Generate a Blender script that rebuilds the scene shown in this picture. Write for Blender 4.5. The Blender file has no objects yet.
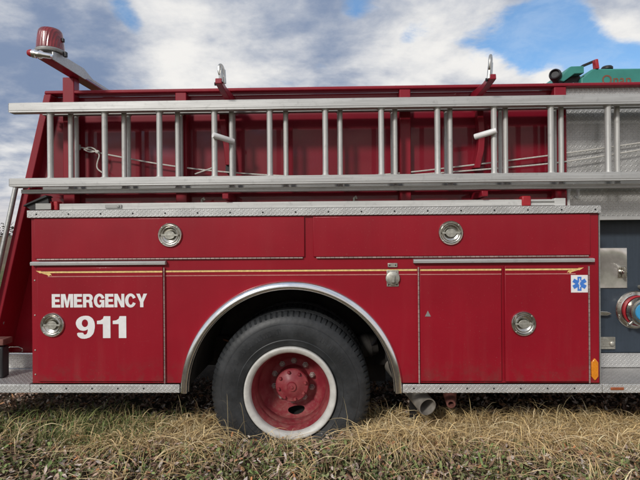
import bpy, bmesh, math, random
import numpy as np
from mathutils import Matrix, Vector
random.seed(7)
rng = np.random.default_rng(11)
scene = bpy.context.scene
COL = scene.collection
R = math.radians
PI = math.pi

# ------------------------------------------------------------------ camera
CAM = Vector((0, -3.12, 1.56))
CROT = Matrix.Rotation(R(1.35), 3, 'Z') @ Matrix.Rotation(PI/2, 3, 'X') @ Matrix.Rotation(R(-.45), 3, 'Z')
def P(px, py, Y):
    """world point on the upright plane y=Y that corresponds to a spot measured on the photograph"""
    d = CROT @ Vector(((px-320)/480, (240-py-7.3)/480, -1))
    return CAM + d*((Y-CAM.y)/d.y)
cd = bpy.data.cameras.new('camera'); co = bpy.data.objects.new('camera', cd); COL.objects.link(co)
co.location = CAM; co.rotation_euler = CROT.to_euler()
cd.sensor_width = 36; cd.lens = 27; cd.shift_y = -.0114; cd.clip_start = .05; cd.clip_end = 5000
scene.camera = co

# ------------------------------------------------------------------ node helpers
class NT:
    def __init__(s, tree): s.t = tree; s.n = tree.nodes; s.l = tree.links
    def new(s, typ, **kw):
        n = s.n.new(typ)
        for k, v in kw.items(): setattr(n, k, v)
        return n
    def put(s, sock, v):
        if isinstance(v, bpy.types.NodeSocket): s.l.new(v, sock)
        elif v is not None:
            try: sock.default_value = v
            except Exception: sock.default_value = (*v, 1) if len(v) == 3 else v[:3]
    def m(s, op, a, b=None, c=None, clamp=False):
        n = s.new('ShaderNodeMath', operation=op, use_clamp=clamp)
        for i, v in enumerate((a, b, c)):
            if v is not None: s.put(n.inputs[i], v)
        return n.outputs[0]
    def vm(s, op, a, b=None, out=0):
        n = s.new('ShaderNodeVectorMath', operation=op)
        s.put(n.inputs[0], a)
        if b is not None: s.put(n.inputs[1], b)
        return n.outputs[out]
    def mix(s, f, a, b, blend='MIX'):
        n = s.new('ShaderNodeMix', data_type='RGBA', blend_type=blend)
        s.put(n.inputs[0], f); s.put(n.inputs[6], (*a, 1) if isinstance(a, tuple) and len(a) == 3 else a)
        s.put(n.inputs[7], (*b, 1) if isinstance(b, tuple) and len(b) == 3 else b)
        return n.outputs[2]
    def noise(s, vec, scale, detail=3, rough=.5, dist=0, out='Fac'):
        n = s.new('ShaderNodeTexNoise'); s.put(n.inputs['Vector'], vec)
        n.inputs['Scale'].default_value = scale; n.inputs['Detail'].default_value = detail
        n.inputs['Roughness'].default_value = rough; n.inputs['Distortion'].default_value = dist
        return n.outputs[out]
    def ramp(s, f, lo, hi, a=0., b=1.):
        n = s.new('ShaderNodeMapRange', interpolation_type='SMOOTHSTEP'); s.put(n.inputs[0], f)
        n.inputs[1].default_value = lo; n.inputs[2].default_value = hi
        s.put(n.inputs[3], a); s.put(n.inputs[4], b)
        return n.outputs[0]
    def scale(s, vec, sc):
        n = s.new('ShaderNodeMapping'); s.put(n.inputs[0], vec); n.inputs['Scale'].default_value = sc
        return n.outputs[0]
    def bump(s, h, strength=.3, dist=.002):
        n = s.new('ShaderNodeBump'); n.inputs['Strength'].default_value = strength; n.inputs['Distance'].default_value = dist
        s.put(n.inputs['Height'], h); return n.outputs[0]

def material(name, **kw):
    m = bpy.data.materials.new(name); m.use_nodes = True
    t = NT(m.node_tree); b = m.node_tree.nodes['Principled BSDF']
    pos = t.new('ShaderNodeNewGeometry').outputs['Position']
    return m, t, b, pos
def setp(t, b, **kw):
    names = dict(base='Base Color', rough='Roughness', metal='Metallic', coat='Coat Weight', coatr='Coat Roughness', spec='Specular IOR Level', normal='Normal')
    for k, v in kw.items():
        if isinstance(v, tuple) and len(v) == 3: v = (*v, 1)
        t.put(b.inputs[names[k]], v)

def red_paint(name, base, dark, rough, coat, coatr, wave, dusty=0.):
    m, t, b, pos = material(name)
    n1 = t.noise(pos, 1.3, 4, .6); n2 = t.noise(pos, 60, 3, .6)
    streak = t.noise(t.scale(pos, (9, 9, .7)), 1.5, 4, .6)
    c = t.mix(t.ramp(n1, .3, .7), dark, base)
    z = t.new('ShaderNodeSeparateXYZ'); t.put(z.inputs[0], pos)
    # faded, dusty film that is thicker low on the panels and in vertical run marks
    low = t.ramp(z.outputs[2], .55, 1.0, .55, .12)
    f = t.m('MULTIPLY', t.m('MULTIPLY', t.ramp(streak, .45, .8), low), dusty, clamp=True)
    c = t.mix(f, c, (.42, .20, .17))
    # road dirt along the lower edge, blotchy, and fine wiped scratches
    dirt = t.m('MULTIPLY', t.ramp(z.outputs[2], .80, .56), t.ramp(t.noise(pos, 14, 5, .7), .40, .72))
    c = t.mix(t.m('MULTIPLY', dirt, .45), c, (.13, .055, .045))
    scr = t.ramp(t.noise(t.scale(pos, (3, 3, 60)), 4, 3, .7, .8), .66, .74)
    c = t.mix(t.m('MULTIPLY', t.m('MULTIPLY', scr, t.ramp(t.noise(pos, 2.7, 3, .6), .5, .7)), .16), c, (.50, .22, .22))
    speck = t.ramp(t.noise(pos, 120, 2, .5), .69, .76)
    c = t.mix(t.m('MULTIPLY', speck, .13), c, (.45, .33, .28))
    h = t.m('ADD', t.m('MULTIPLY', t.noise(pos, 2.2, 2, .4), 1.0), t.m('MULTIPLY', n2, .006))
    setp(t, b, base=c, rough=t.m('ADD', rough, t.m('MULTIPLY', n1, .12)), coat=coat, coatr=t.m('ADD', coatr, t.m('MULTIPLY', t.ramp(streak, .4, .8), .06)), spec=.25, normal=t.bump(h, wave, .02))
    b.inputs['Coat IOR'].default_value = 1.5
    t.put(b.inputs['Coat Normal'], t.bump(h, wave, .02))
    return m
def plain(name, base, rough=.5, metal=0., coat=0., var=.25, scale=12, bump=.0, spec=.5):
    m, t, b, pos = material(name)
    n = t.noise(pos, scale, 4, .6)
    c = t.mix(t.ramp(n, .25, .75), tuple(x*(1-var) for x in base), tuple(min(1, x*(1+var*.6)) for x in base))
    setp(t, b, base=c, rough=t.m('ADD', rough-.06, t.m('MULTIPLY', n, .14)), metal=metal, coat=coat, spec=spec)
    if bump: setp(t, b, normal=t.bump(t.noise(pos, scale*6, 4, .6), bump, .003))
    return m
def brushed(name, base, rough, metal, stretch, var=.2):
    m, t, b, pos = material(name)
    n = t.noise(t.scale(pos, stretch), 6, 5, .6); n2 = t.noise(pos, 25, 4, .65); n3 = t.noise(pos, 3, 3, .5)
    c = t.mix(t.ramp(n, .3, .7), tuple(x*(1-var) for x in base), base)
    c = t.mix(t.m('MULTIPLY', t.ramp(n2, .52, .78), .5), c, tuple(x*.5 for x in base))
    setp(t, b, base=c, rough=t.m('ADD', rough-.1, t.m('MULTIPLY', n3, .25)), metal=metal, normal=t.bump(n, .06, .002))
    return m
def treadplate(name, axes, base=(.82, .82, .80), cell=.0205, rough=.40, metal=.45):
    """aluminium checker plate: raised lugs at alternating 45 degree angles"""
    m, t, b, pos = material(name)
    s = t.new('ShaderNodeSeparateXYZ'); t.put(s.inputs[0], pos)
    p0, p1 = s.outputs[axes[0]], s.outputs[axes[1]]
    u = t.m('DIVIDE', t.m('MULTIPLY', t.m('ADD', p0, p1), .7071), cell); v = t.m('DIVIDE', t.m('MULTIPLY', t.m('SUBTRACT', p0, p1), .7071), cell)
    fu, fv = t.m('FLOOR', u), t.m('FLOOR', v)
    par = t.m('MODULO', t.m('ABSOLUTE', t.m('ADD', fu, fv)), 2.)
    a = t.m('SUBTRACT', t.m('SUBTRACT', u, fu), .5); d = t.m('SUBTRACT', t.m('SUBTRACT', v, fv), .5)
    sign = t.m('SUBTRACT', 1., par)
    aa = t.m('ADD', t.m('MULTIPLY', a, sign), t.m('MULTIPLY', d, par))
    dd = t.m('ADD', t.m('MULTIPLY', d, sign), t.m('MULTIPLY', a, par))
    e = t.m('ADD', t.m('POWER', t.m('DIVIDE', t.m('ABSOLUTE', aa), .60), 2.), t.m('POWER', t.m('DIVIDE', t.m('ABSOLUTE', dd), .20), 2.))
    h = t.ramp(e, .35, 1.15, 1., 0.)
    n = t.noise(pos, 7, 5, .65); n2 = t.noise(pos, 45, 3, .6)
    c = t.mix(t.ramp(n, .3, .75), tuple(x*.72 for x in base), base)
    c = t.mix(t.m('MULTIPLY', t.m('SUBTRACT', 1., h), .38), c, tuple(x*.5 for x in base))
    c = t.mix(t.m('MULTIPLY', t.ramp(n2, .55, .8), .3), c, (.25, .24, .22))
    setp(t, b, base=c, metal=metal, rough=t.m('ADD', rough-.08, t.m('MULTIPLY', n, .2)), normal=t.bump(h, .8, .004))
    return m

M = {}
M['red'] = red_paint('faded_red_paint', (.325, .0055, .0185), (.265, .0048, .0155), .40, .28, .12, .16, .18)
M['gloss'] = red_paint('glossy_red_paint', (.225, .0048, .018), (.185, .004, .015), .34, .50, .035, .08, .12)
M['redtrim'] = red_paint('red_trim_paint', (.285, .0075, .022), (.235, .006, .018), .42, .30, .12, .05, .3)
M['alu'] = brushed('weathered_aluminium', (.58, .58, .565), .46, .42, (.6, 14, 14))
M['aluv'] = brushed('weathered_aluminium_rung', (.60, .595, .57), .44, .38, (14, 14, .8))
M['alud'] = brushed('dull_aluminium', (.40, .40, .385), .5, .5, (.6, 14, 14))
M['chrome'] = plain('chrome', (.92, .92, .92), .17, 1., var=.08, scale=20)
M['steel'] = plain('satin_steel', (.62, .60, .55), .26, 1., var=.2, scale=30)
M['stainless'] = plain('polished_stainless', (.78, .74, .68), .17, .9, var=.12, scale=4, bump=.22)
def wavy_steel():
    m, t, b, pos = material('polished_stainless')
    n = t.noise(pos, 2.4, 1, .3, .4); n2 = t.noise(pos, 30, 4, .6)
    setp(t, b, base=t.mix(t.ramp(n2, .3, .7), (.74, .72, .68), (.88, .86, .82)), metal=.72, rough=.24, normal=t.bump(n, 1., .16))
    return m
M['stainless'] = wavy_steel()
M['zinc'] = plain('zinc_plated_steel', (.50, .49, .43), .45, .7, var=.3, scale=40, bump=.1)
M['tread'] = treadplate('tread_plate_upright', (0, 2))
M['treadd'] = treadplate('tread_plate_panel', (0, 2), (.74, .74, .72), .024, .34, .55)
M['treadh'] = treadplate('tread_plate_step', (0, 1), (.70, .68, .65), .023)
M['white'] = plain('white_rim_paint', (.60, .585, .545), .42, var=.14, scale=22, bump=.05)
M['vinyl'] = plain('white_vinyl', (.86, .85, .84), .4, var=.06, scale=20)
M['blue'] = plain('blue_vinyl', (.06, .22, .68), .4, var=.1)
M['capblue'] = plain('blue_plastic', (.05, .33, .62), .4, var=.1)
M['gold'] = plain('gold_leaf', (.95, .62, .24), .42, .05, var=.25, scale=50)
M['goldedge'] = plain('black_stripe_edge', (.03, .02, .02), .5)
M['pink'] = plain('pale_stripe', (.60, .22, .20), .5, var=.2, scale=40)
M['black'] = plain('black_metal', (.02, .02, .022), .5, var=.3, bump=.1)
M['well'] = plain('dirty_black_liner', (.045, .041, .037), .85, var=.5, scale=5, bump=.3)
M['chassis'] = plain('dirty_chassis', (.018, .016, .014), .9, var=.5, scale=5, bump=.3)
M['amber'] = plain('amber_reflector', (.80, .27, .02), .2, coat=.8, var=.15, scale=90)
M['orange'] = plain('dull_orange_reflector', (.36, .10, .04), .3, coat=.5, var=.3, scale=80)
M['lens'] = None
M['navy'] = brushed('slate_blue_panel', (.048, .066, .090), .45, .10, (9, 9, .6), .14)
M['teal'] = plain('teal_paint', (.045, .27, .225), .5, var=.15, scale=6)
M['rust'] = plain('rusty_steel', (.22, .10, .06), .8, var=.4, scale=14, bump=.3)
M['rustred'] = plain('rusty_red_paint', (.20, .075, .060), .7, var=.5, scale=14, bump=.2)
M['pipe'] = plain('dull_exhaust_steel', (.34, .31, .27), .6, .35, var=.35, scale=12, bump=.2)
M['hinge'] = plain('dull_hinge', (.40, .29, .265), .5, .25, var=.35, scale=30)
M['rope'] = plain('white_rope', (.62, .60, .55), .85, var=.2, scale=90, bump=.4)
M['brownred'] = plain('brown_red_lettering', (.24, .09, .05), .5, var=.2)
M['pole'] = brushed('pale_fibreglass', (.66, .66, .64), .42, .1, (.5, 12, 12))
M['redplastic'] = plain('red_plastic', (.42, .02, .03), .4, var=.15)
def lens_mat():
    m, t, b, pos = material('red_lens')
    s = t.new('ShaderNodeSeparateXYZ'); t.put(s.inputs[0], pos)
    ang = t.m('ARCTAN2', t.m('SUBTRACT', s.outputs[1], -.10), t.m('SUBTRACT', s.outputs[0], -1.700))
    rib = t.m('SINE', t.m('MULTIPLY', ang, 60.))
    n = t.noise(pos, 12, 3)
    setp(t, b, base=t.mix(t.ramp(n, .3, .7), (.20, .008, .014), (.42, .030, .035)), rough=.22, coat=.6, coatr=.15, normal=t.bump(rib, .35, .004))
    b.inputs['Transmission Weight'].default_value = .25
    return m
M['lens'] = lens_mat()
def dusty_red():
    m, t, b, pos = material('dusty_red_wheel')
    n = t.noise(pos, 9, 5, .65); n2 = t.noise(pos, 50, 4, .7)
    c = t.mix(t.ramp(n, .3, .7), (.21, .014, .026), (.29, .022, .036))
    s = t.new('ShaderNodeSeparateXYZ'); t.put(s.inputs[0], pos)
    low = t.ramp(s.outputs[2], .20, .55, 1.0, .32)
    f = t.m('MULTIPLY', t.m('ADD', t.m('MULTIPLY', t.ramp(n, .35, .75), .6), t.m('MULTIPLY', t.ramp(n2, .5, .75), .5)), low, clamp=True)
    setp(t, b, base=t.mix(f, c, (.33, .20, .16)), rough=.55, coat=.15, coatr=.3, normal=t.bump(n2, .15, .003))
    return m
M['wheelred'] = dusty_red(); M['nut'] = plain('dusty_lug_nut', (.36, .29, .27), .5, .4, var=.4, scale=40, bump=.1)
def rubber():
    m, t, b, pos = material('weathered_rubber')
    n = t.noise(pos, 7, 5, .65); n2 = t.noise(pos, 60, 4, .7)
    s = t.new('ShaderNodeSeparateXYZ'); t.put(s.inputs[0], pos)
    low = t.ramp(s.outputs[2], .1, .5, .55, .1)
    c = t.mix(t.ramp(n, .35, .75), (.016, .018, .020), (.042, .045, .049))
    f = t.m('MULTIPLY', t.ramp(n2, .45, .8), low, clamp=True)
    setp(t, b, base=t.mix(f, c, (.12, .10, .08)), rough=t.m('ADD', .40, t.m('MULTIPLY', n, .2)), spec=.5, normal=t.bump(n2, .25, .003))
    return m
M['rubber'] = rubber()
def vcol(name, rough=.8, trans=0.):
    m, t, b, pos = material(name)
    a = t.new('ShaderNodeAttribute', attribute_name='tint')
    setp(t, b, base=a.outputs['Color'], rough=rough, spec=.25)
    return m

# ------------------------------------------------------------------ mesh helpers
class MB:
    def __init__(s): s.v = []; s.f = []; s.mi = []; s.cur = 0; s.isl = []
    def add(s, vs, fs):
        o = len(s.v); s.v += [tuple(p) for p in vs]
        f0 = len(s.f)
        for f in fs: s.f.append([i+o for i in f]); s.mi.append(s.cur)
        s.isl.append((o, len(s.v), f0, len(s.f)))
        return s
    def box(s, x0, x1, y0, y1, z0, z1):
        vs = [(x, y, z) for x in (x0, x1) for y in (y0, y1) for z in (z0, z1)]
        return s.add(vs, [(0,1,3,2),(4,6,7,5),(0,4,5,1),(2,3,7,6),(0,2,6,4),(1,5,7,3)])
    def prism(s, pts, y0, y1):
        """outline in x,z pushed from y0 to y1"""
        n = len(pts); vs = [(x, y0, z) for x, z in pts]+[(x, y1, z) for x, z in pts]
        return s.add(vs, [list(range(n)), list(range(2*n-1, n-1, -1))]+[(i, (i+1) % n, (i+1) % n+n, i+n) for i in range(n)])
    def prismx(s, pts, x0, x1):
        """outline in y,z pushed from x0 to x1"""
        n = len(pts); vs = [(x0, y, z) for y, z in pts]+[(x1, y, z) for y, z in pts]
        return s.add(vs, [list(range(n)), list(range(2*n-1, n-1, -1))]+[(i, (i+1) % n, (i+1) % n+n, i+n) for i in range(n)])
    def lathe(s, prof, c, seg=48, axis=(0, 1, 0), close=False, cap=False, notch=None, a0=0, a1=2*PI, skip=None):
        """profile (radius, distance along axis) spun about the axis through c"""
        ax = Vector(axis).normalized(); up = Vector((0, 0, 1)) if abs(ax.z) < .9 else Vector((1, 0, 0))
        e1 = up.cross(ax).normalized(); e2 = ax.cross(e1)
        full = abs(a1-a0-2*PI) < 1e-6; ns = seg if full else seg+1; k = len(prof); vs = []
        c = Vector(c)
        for i in range(ns):
            a = a0+(a1-a0)*i/seg
            for j, (r, d) in enumerate(prof):
                if notch: r = notch(i, j, r)
                vs.append(c+ax*d+(e1*math.cos(a)+e2*math.sin(a))*r)
        fs = []
        kk = k if close else k-1
        for i in range(seg):
            ii = (i+1) % ns
            for j in range(kk):
                jj = (j+1) % k
                if skip and skip((i+.5)/seg, j): continue
                fs.append((i*k+j, i*k+jj, ii*k+jj, ii*k+j))
        if cap:
            fs.append([i*k for i in range(ns)]); fs.append([i*k+k-1 for i in range(ns-1, -1, -1)])
        return s.add(vs, fs)
    def tube(s, pts, r, seg=10, closed=False, cap=True):
        pts = [Vector(p) for p in pts]; n = len(pts); rs = r if isinstance(r, (list, tuple)) else [r]*n
        vs = []; prev = None
        for i, p in enumerate(pts):
            a = pts[(i-1) % n] if (closed or i > 0) else p; b = pts[(i+1) % n] if (closed or i < n-1) else p
            d = (b-a).normalized()
            if prev is None:
                u = d.cross(Vector((0, 0, 1)))
                if u.length < .1: u = d.cross(Vector((1, 0, 0)))
                u.normalize()
            else:
                u = (prev-d*prev.dot(d)).normalized()
            prev = u; w = d.cross(u)
            vs += [p+(u*math.cos(2*PI*j/seg)+w*math.sin(2*PI*j/seg))*rs[i] for j in range(seg)]
        fs = []
        for i in range(n if closed else n-1):
            k = (i+1) % n
            fs += [(i*seg+j, i*seg+(j+1) % seg, k*seg+(j+1) % seg, k*seg+j) for j in range(seg)]
        if cap and not closed:
            fs.append(list(range(seg-1, -1, -1))); fs.append([(n-1)*seg+j for j in range(seg)])
        return s.add(vs, fs)
    def cyl(s, a, b, r, seg=16): return s.tube([a, b], r, seg)
    def dome(s, c, r, h, axis=(0, -1, 0), seg=12):
        return s.lathe([(r, 0), (r*.93, h*.45), (r*.7, h*.8), (r*.38, h*.96), (.0005, h)], c, seg, axis)
    def build(s, name, mat, parent=None, bevel=0., angle=35, label=None, loc=None, recalc=True):
        me = bpy.data.meshes.new(name); me.from_pydata(s.v, [], s.f)
        mats = mat if isinstance(mat, (list, tuple)) else [mat]
        for m_ in mats: me.materials.append(m_)
        me.polygons.foreach_set('material_index', s.mi)
        if recalc:
            bm = bmesh.new(); bm.from_mesh(me); bmesh.ops.recalc_face_normals(bm, faces=bm.faces); bm.to_mesh(me); bm.free()
        me.shade_smooth()
        try: me.set_sharp_from_angle(angle=R(angle))
        except Exception: pass
        o = bpy.data.objects.new(name, me); COL.objects.link(o)
        if parent: o.parent = parent
        if loc: o.location = loc
        if label: o['label'] = label
        if bevel:
            b = o.modifiers.new('bevel', 'BEVEL'); b.width = bevel; b.segments = 2; b.limit_method = 'ANGLE'; b.angle_limit = R(40)
            b.harden_normals = False
        return o
def each(mb, name, mat, parent=None, bevel=0., angle=35):
    """one object for every separate shape added to mb"""
    groups = []; start = None
    for vs0, vs1, f0, f1 in mb.isl:
        m2 = MB(); m2.v = mb.v[vs0:vs1]; m2.f = [[i-vs0 for i in f] for f in mb.f[f0:f1]]; m2.mi = [0]*len(m2.f)
        groups.append(m2.build(name, mat, parent, bevel, angle))
    return groups
def tag(o, label=None, cat=None, group=None, kind=None):
    if label: o['label'] = label
    if cat: o['category'] = cat
    if group: o['group'] = group
    if kind: o['kind'] = kind
    return o
def thing(name, label, cat, loc=(0, 0, 0), group=None):
    o = bpy.data.objects.new(name, None); COL.objects.link(o); o.location = loc; o.empty_display_size = .2
    return tag(o, label, cat, group)
def smooth(pts, it=3):
    pts = [Vector(p) for p in pts]
    for _ in range(it):
        q = [pts[0]]
        for a, b in zip(pts, pts[1:]): q += [a*.75+b*.25, a*.25+b*.75]
        pts = q+[pts[-1]]
    return pts
def lettering(body, name, x0, x1, z0, z1, y, mat, parent, bold=.03, thick=.0012, spacing=1.):
    cu = bpy.data.curves.new('letters', 'FONT'); cu.body = body; cu.offset = bold; cu.size = 1; cu.space_character = spacing
    cu.resolution_u = 6
    o = bpy.data.objects.new('letters', cu); COL.objects.link(o); bpy.context.view_layer.update()
    me = bpy.data.meshes.new_from_object(o.evaluated_get(bpy.context.evaluated_depsgraph_get()))
    bpy.data.objects.remove(o); bpy.data.curves.remove(cu)
    xs = [v.co.x for v in me.vertices]; ys = [v.co.y for v in me.vertices]
    a, b_, c, d = min(xs), max(xs), min(ys), max(ys)
    for v in me.vertices:
        v.co = (x0+(v.co.x-a)/(b_-a)*(x1-x0), y, z0+(v.co.y-c)/(d-c)*(z1-z0))
    me.name = name; me.materials.clear(); me.materials.append(mat)
    ob = bpy.data.objects.new(name, me); COL.objects.link(ob); ob.parent = parent
    return ob

def ell(cx, cy, rx, ry, a0, a1, n=20): return [(cx+rx*math.cos(R(a0+(a1-a0)*i/n)), cy+ry*math.sin(R(a0+(a1-a0)*i/n))) for i in range(n+1)]
def chaikin(pts, it=2):
    for _ in range(it):
        q = []
        for a, b in zip(pts, pts[1:]+pts[:1]): q += [(a[0]*.78+b[0]*.22, a[1]*.78+b[1]*.22), (a[0]*.22+b[0]*.78, a[1]*.22+b[1]*.78)]
        pts = q
    return pts
GLYPH = {
 'E': (.60, [[(0, 0), (0, 1), (.58, 1), (.58, .79), (.23, .79), (.23, .61), (.54, .61), (.54, .41), (.23, .41), (.23, .21), (.60, .21), (.60, 0)]]),
 'M': (.86, [[(0, 0), (0, 1), (.31, 1), (.43, .42), (.55, 1), (.86, 1), (.86, 0), (.65, 0), (.65, .68), (.51, 0), (.35, 0), (.21, .68), (.21, 0)]]),
 'R': (.71, [[(0, 0), (0, 1)]+[(.42, 1)]+ell(.43, .72, .26, .28, 85, -50, 14)+[(.65, .38), (.67, .10), (.71, 0), (.47, 0), (.445, .10), (.43, .28), (.38, .37), (.23, .37), (.23, 0)], [(.23, .80), (.23, .56)]+ell(.39, .68, .075, .12, -90, 90, 10)]),
 'G': (.75, [ell(.39, .5, .39, .52, 22, 292, 30)+[(.55, .10), (.57, 0), (.745, 0), (.745, .55), (.41, .55), (.41, .38), (.54, .38)]+ell(.40, .5, .165, .32, -48, -338, 30)]),
 'N': (.70, [[(0, 0), (0, 1), (.23, 1), (.49, .43), (.49, 1), (.70, 1), (.70, 0), (.47, 0), (.21, .57), (.21, 0)]]),
 'C': (.74, [ell(.39, .5, .39, .52, 24, 336, 30)+ell(.40, .5, .165, .32, -24, -336, 30)]),
 'Y': (.76, [[(0, 1), (.25, 1), (.38, .62), (.51, 1), (.76, 1), (.495, .38), (.495, 0), (.265, 0), (.265, .38)]]),
 '9': (.60, [chaikin([(.03, .25), (.05, .09), (.16, -.02), (.30, -.03), (.46, .04), (.57, .22), (.61, .50), (.60, .72), (.54, .90), (.43, 1.01), (.29, 1.03), (.14, .98), (.03, .85), (-.01, .68), (.03, .50), (.12, .37), (.24, .33), (.33, .36), (.385, .42), (.37, .27), (.34, .18), (.285, .155), (.245, .18), (.235, .25)], 1), ell(.29, .68, .10, .175, 0, 345, 23)]),
 '1': (.43, [[(.19, 0), (.19, .64), (0, .64), (0, .79), (.11, .81), (.19, .88), (.22, 1.0), (.43, 1), (.43, 0)]]),
}
def block_letters(word, x0, x1, z0, z1, y, mat, parent, gap=.05):
    tot = sum(GLYPH[c][0] for c in word)+gap*(len(word)-1); k = (x1-x0)/tot; h = z1-z0; x = x0
    for c in word:
        cu = bpy.data.curves.new('letter', 'CURVE'); cu.dimensions = '2D'; cu.fill_mode = 'BOTH'
        for pts in GLYPH[c][1]:
            sp = cu.splines.new('POLY'); sp.points.add(len(pts)-1); sp.use_cyclic_u = True
            for p_, (u, v) in zip(sp.points, pts): p_.co = (u, v, 0, 1)
        o = bpy.data.objects.new('letter', cu); COL.objects.link(o); bpy.context.view_layer.update()
        me = bpy.data.meshes.new_from_object(o.evaluated_get(bpy.context.evaluated_depsgraph_get()))
        bpy.data.objects.remove(o); bpy.data.curves.remove(cu)
        for v in me.vertices: v.co = (x+v.co.x*k, y, z0+v.co.y*h)
        me.materials.clear(); me.materials.append(mat); me.name = 'letter'
        ob = bpy.data.objects.new('letter', me); COL.objects.link(ob); ob.parent = parent
        x += (GLYPH[c][0]+gap)*k

# ------------------------------------------------------------------ fire truck
truck = thing('fire_truck', 'old red fire truck parked on dry grass with its side compartments shut', 'fire truck')
BX0, BX1 = -1.978, 1.713        # side body ends
ZB, ZT = .582, 1.672
WX, WZ = -.271, .531            # wheel arch centre
def arch(r, n=48): return [(WX+r*math.cos(PI*i/n), WZ+r*math.sin(PI*i/n)) for i in range(n+1)]
# side sheet with the round wheel opening
a_ = [p for p in arch(.69) if p[1] > ZB]
out = [(BX0, ZB), (BX0, ZT), (BX1, ZT), (BX1, ZB)]+[(a_[0][0], ZB)]+a_+[(a_[-1][0], ZB)]
body = MB().prism(out, 0, .012)
body.box(BX0, BX0+.012, .0125, .34, ZB, ZT).box(BX1-.012, BX1, .0125, .34, ZB, ZT)
body.build('side_body', M['red'], truck, bevel=.003)
MB().box(BX0+.02, BX1-.02, .024, .337, 1.655, 1.700).build('cabinet_deck', M['treadh'], truck)
# pale corner edging of the body
MB().box(BX1+.001, BX1+.007, -.004, .05, ZB, ZT-.002).build('corner_edging', M['alud'], truck)
# tread plate edge along the top, with screws
es = MB().box(-1.993, 1.719, -.022, .022, 1.672, 1.7205)
es = es.build('deck_edge', M['tread'], truck, bevel=.002)
sc = MB()
for i in range(18): sc.dome((-1.93+i*.2125, -.0222, 1.695), .006, .003, seg=8)
each(sc, 'screw', M['black'], es)

def latch_handle(x, z, y, parent):
    """round recessed paddle latch: bezel, bowl and folding D handle"""
    h = MB()
    h.lathe([(.0795, 0), (.0798, .008), (.075, .0135), (.068, .0130), (.064, .007), (.061, .004), (.056, .0035), (.052, .008), (.049, .0115), (.044, .0095), (.036, .0035), (.020, .0015), (.0005, .0012)], (x, y, z), 48, (0, -1, 0))
    o = h.build('handle', M['steel'], parent, angle=50)
    g = MB()
    g.box(x-.055, x+.055, y-.0165, y-.0125, z-.006, z+.005)
    pts = [(x+.034*math.cos(a), z+.000+.027*math.sin(a)) for a in [2*PI*i/24 for i in range(24)]]
    g.prism(pts, y-.0160, y-.0100)
    for s_ in (-1, 1): g.dome((x+s_*.071*.7, y-.0132, z+.071*.7), .006, .003, seg=8).dome((x+s_*.071*.7, y-.0132, z-.071*.7), .006, .003, seg=8)
    g.build('pull', M['zinc'], o, bevel=.001)
    return o
def door(name, x0, x1, z0, z1, y=-.014):
    return MB().box(x0, x1, y, -.001, z0, z1).build(name, M['red'], truck, bevel=.004)
def hinge(parent, x0, x1, z0, z1, y=-.016, vertical=True):
    h = MB(); n = int(max(x1-x0, z1-z0)/.03)
    for i in range(n):
        if vertical:
            s0 = z0+(z1-z0)*i/n; h.cyl(((x0+x1)/2, y+.004, s0), ((x0+x1)/2, y+.004, s0+(z1-z0)/n-.0025), (x1-x0)/2, 8)
        else:
            s0 = x0+(x1-x0)*i/n; h.cyl((s0, y+.004, (z0+z1)/2), (s0+(x1-x0)/n-.0025, y+.004, (z0+z1)/2), (z1-z0)/2, 8)
    return h.build('hinge', M['hinge'], parent)
for x0, x1, hx in ((-1.953, -.174, -1.05), (-.118, 1.655, .767)):
    d = door('drop_door', x0, x1, 1.404, 1.664)
    hinge(d, x0+.02, x1-.01, 1.3925, 1.4025, vertical=False)
    latch_handle(hx, 1.552, -.014, d)
# dark reveal lines round the drop doors come from the gaps; door seals sit behind them
dl = door('compartment_door', -1.935, -1.102, .597, 1.345); dl['label'] = 'single compartment door with white emergency lettering'
hinge(dl, -1.0985, -1.0895, .585, 1.343)
latch_handle(-1.831, .969, -.014, dl)
block_letters('EMERGENCY', -1.836, -1.205, 1.083, 1.171, -.0152, M['vinyl'], dl, .045)
block_letters('911', -1.677, -1.344, .882, 1.025, -.0152, M['vinyl'], dl, .075)
d2 = door('compartment_door', .568, 1.088, .597, 1.338); d2['label'] = 'plain compartment door without a handle'
q = P(428, 314, -.014)
MB().prism([(q.x-.020, q.z-.016), (q.x+.018, q.z-.016), (q.x-.001, q.z+.022)], -.0152, -.0142).build('warning_triangle', M['alud'], d2)
hinge(d2, .5545, .5645, .585, 1.336)
d3 = door('compartment_door', 1.108, 1.636, .597, 1.338, -.020); d3['label'] = 'compartment door with a round latch and a blue star decal'
hinge(d3, 1.639, 1.649, .585, 1.336)
latch_handle(1.223, .968, -.020, d3)
# star of life decal
dec = MB().box(1.526, 1.632, -.0215, -.0202, 1.166, 1.277).build('decal', M['vinyl'], d3)
cx, cz, L, w = 1.579, 1.2215, .045, .0125
pts = []
for k in range(6):
    a = PI/2+k*PI/3; u = (math.cos(a), math.sin(a)); n = (-u[1], u[0])
    pts += [(cx+u[0]*L-n[0]*w, cz+u[1]*L-n[1]*w), (cx+u[0]*L+n[0]*w, cz+u[1]*L+n[1]*w)]
    b_ = a+PI/6; pts.append((cx+math.cos(b_)*2*w, cz+math.sin(b_)*2*w))
MB().prism(pts, -.0226, -.0219).build('star', M['blue'], dec)
st = MB().box(cx-.0022, cx+.0022, -.0236, -.0229, cz-.034, cz+.034)
st.tube([(cx+.009*math.sin(t_*PI*3)*(.6+.4*t_), -.0232, cz-.022+.046*t_) for t_ in [i/20 for i in range(21)]], .0017, 5)
st.build('staff', M['vinyl'], dec)
# drip rails
for x0, x1 in ((-1.970, -1.080), (.527, 1.673)):
    MB().prismx([(-.001, 1.358), (-.030, 1.360), (-.032, 1.378), (-.026, 1.383), (-.001, 1.385)], x0, x1).build('drip_rail', M['alu'], truck, bevel=.0015)
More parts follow.
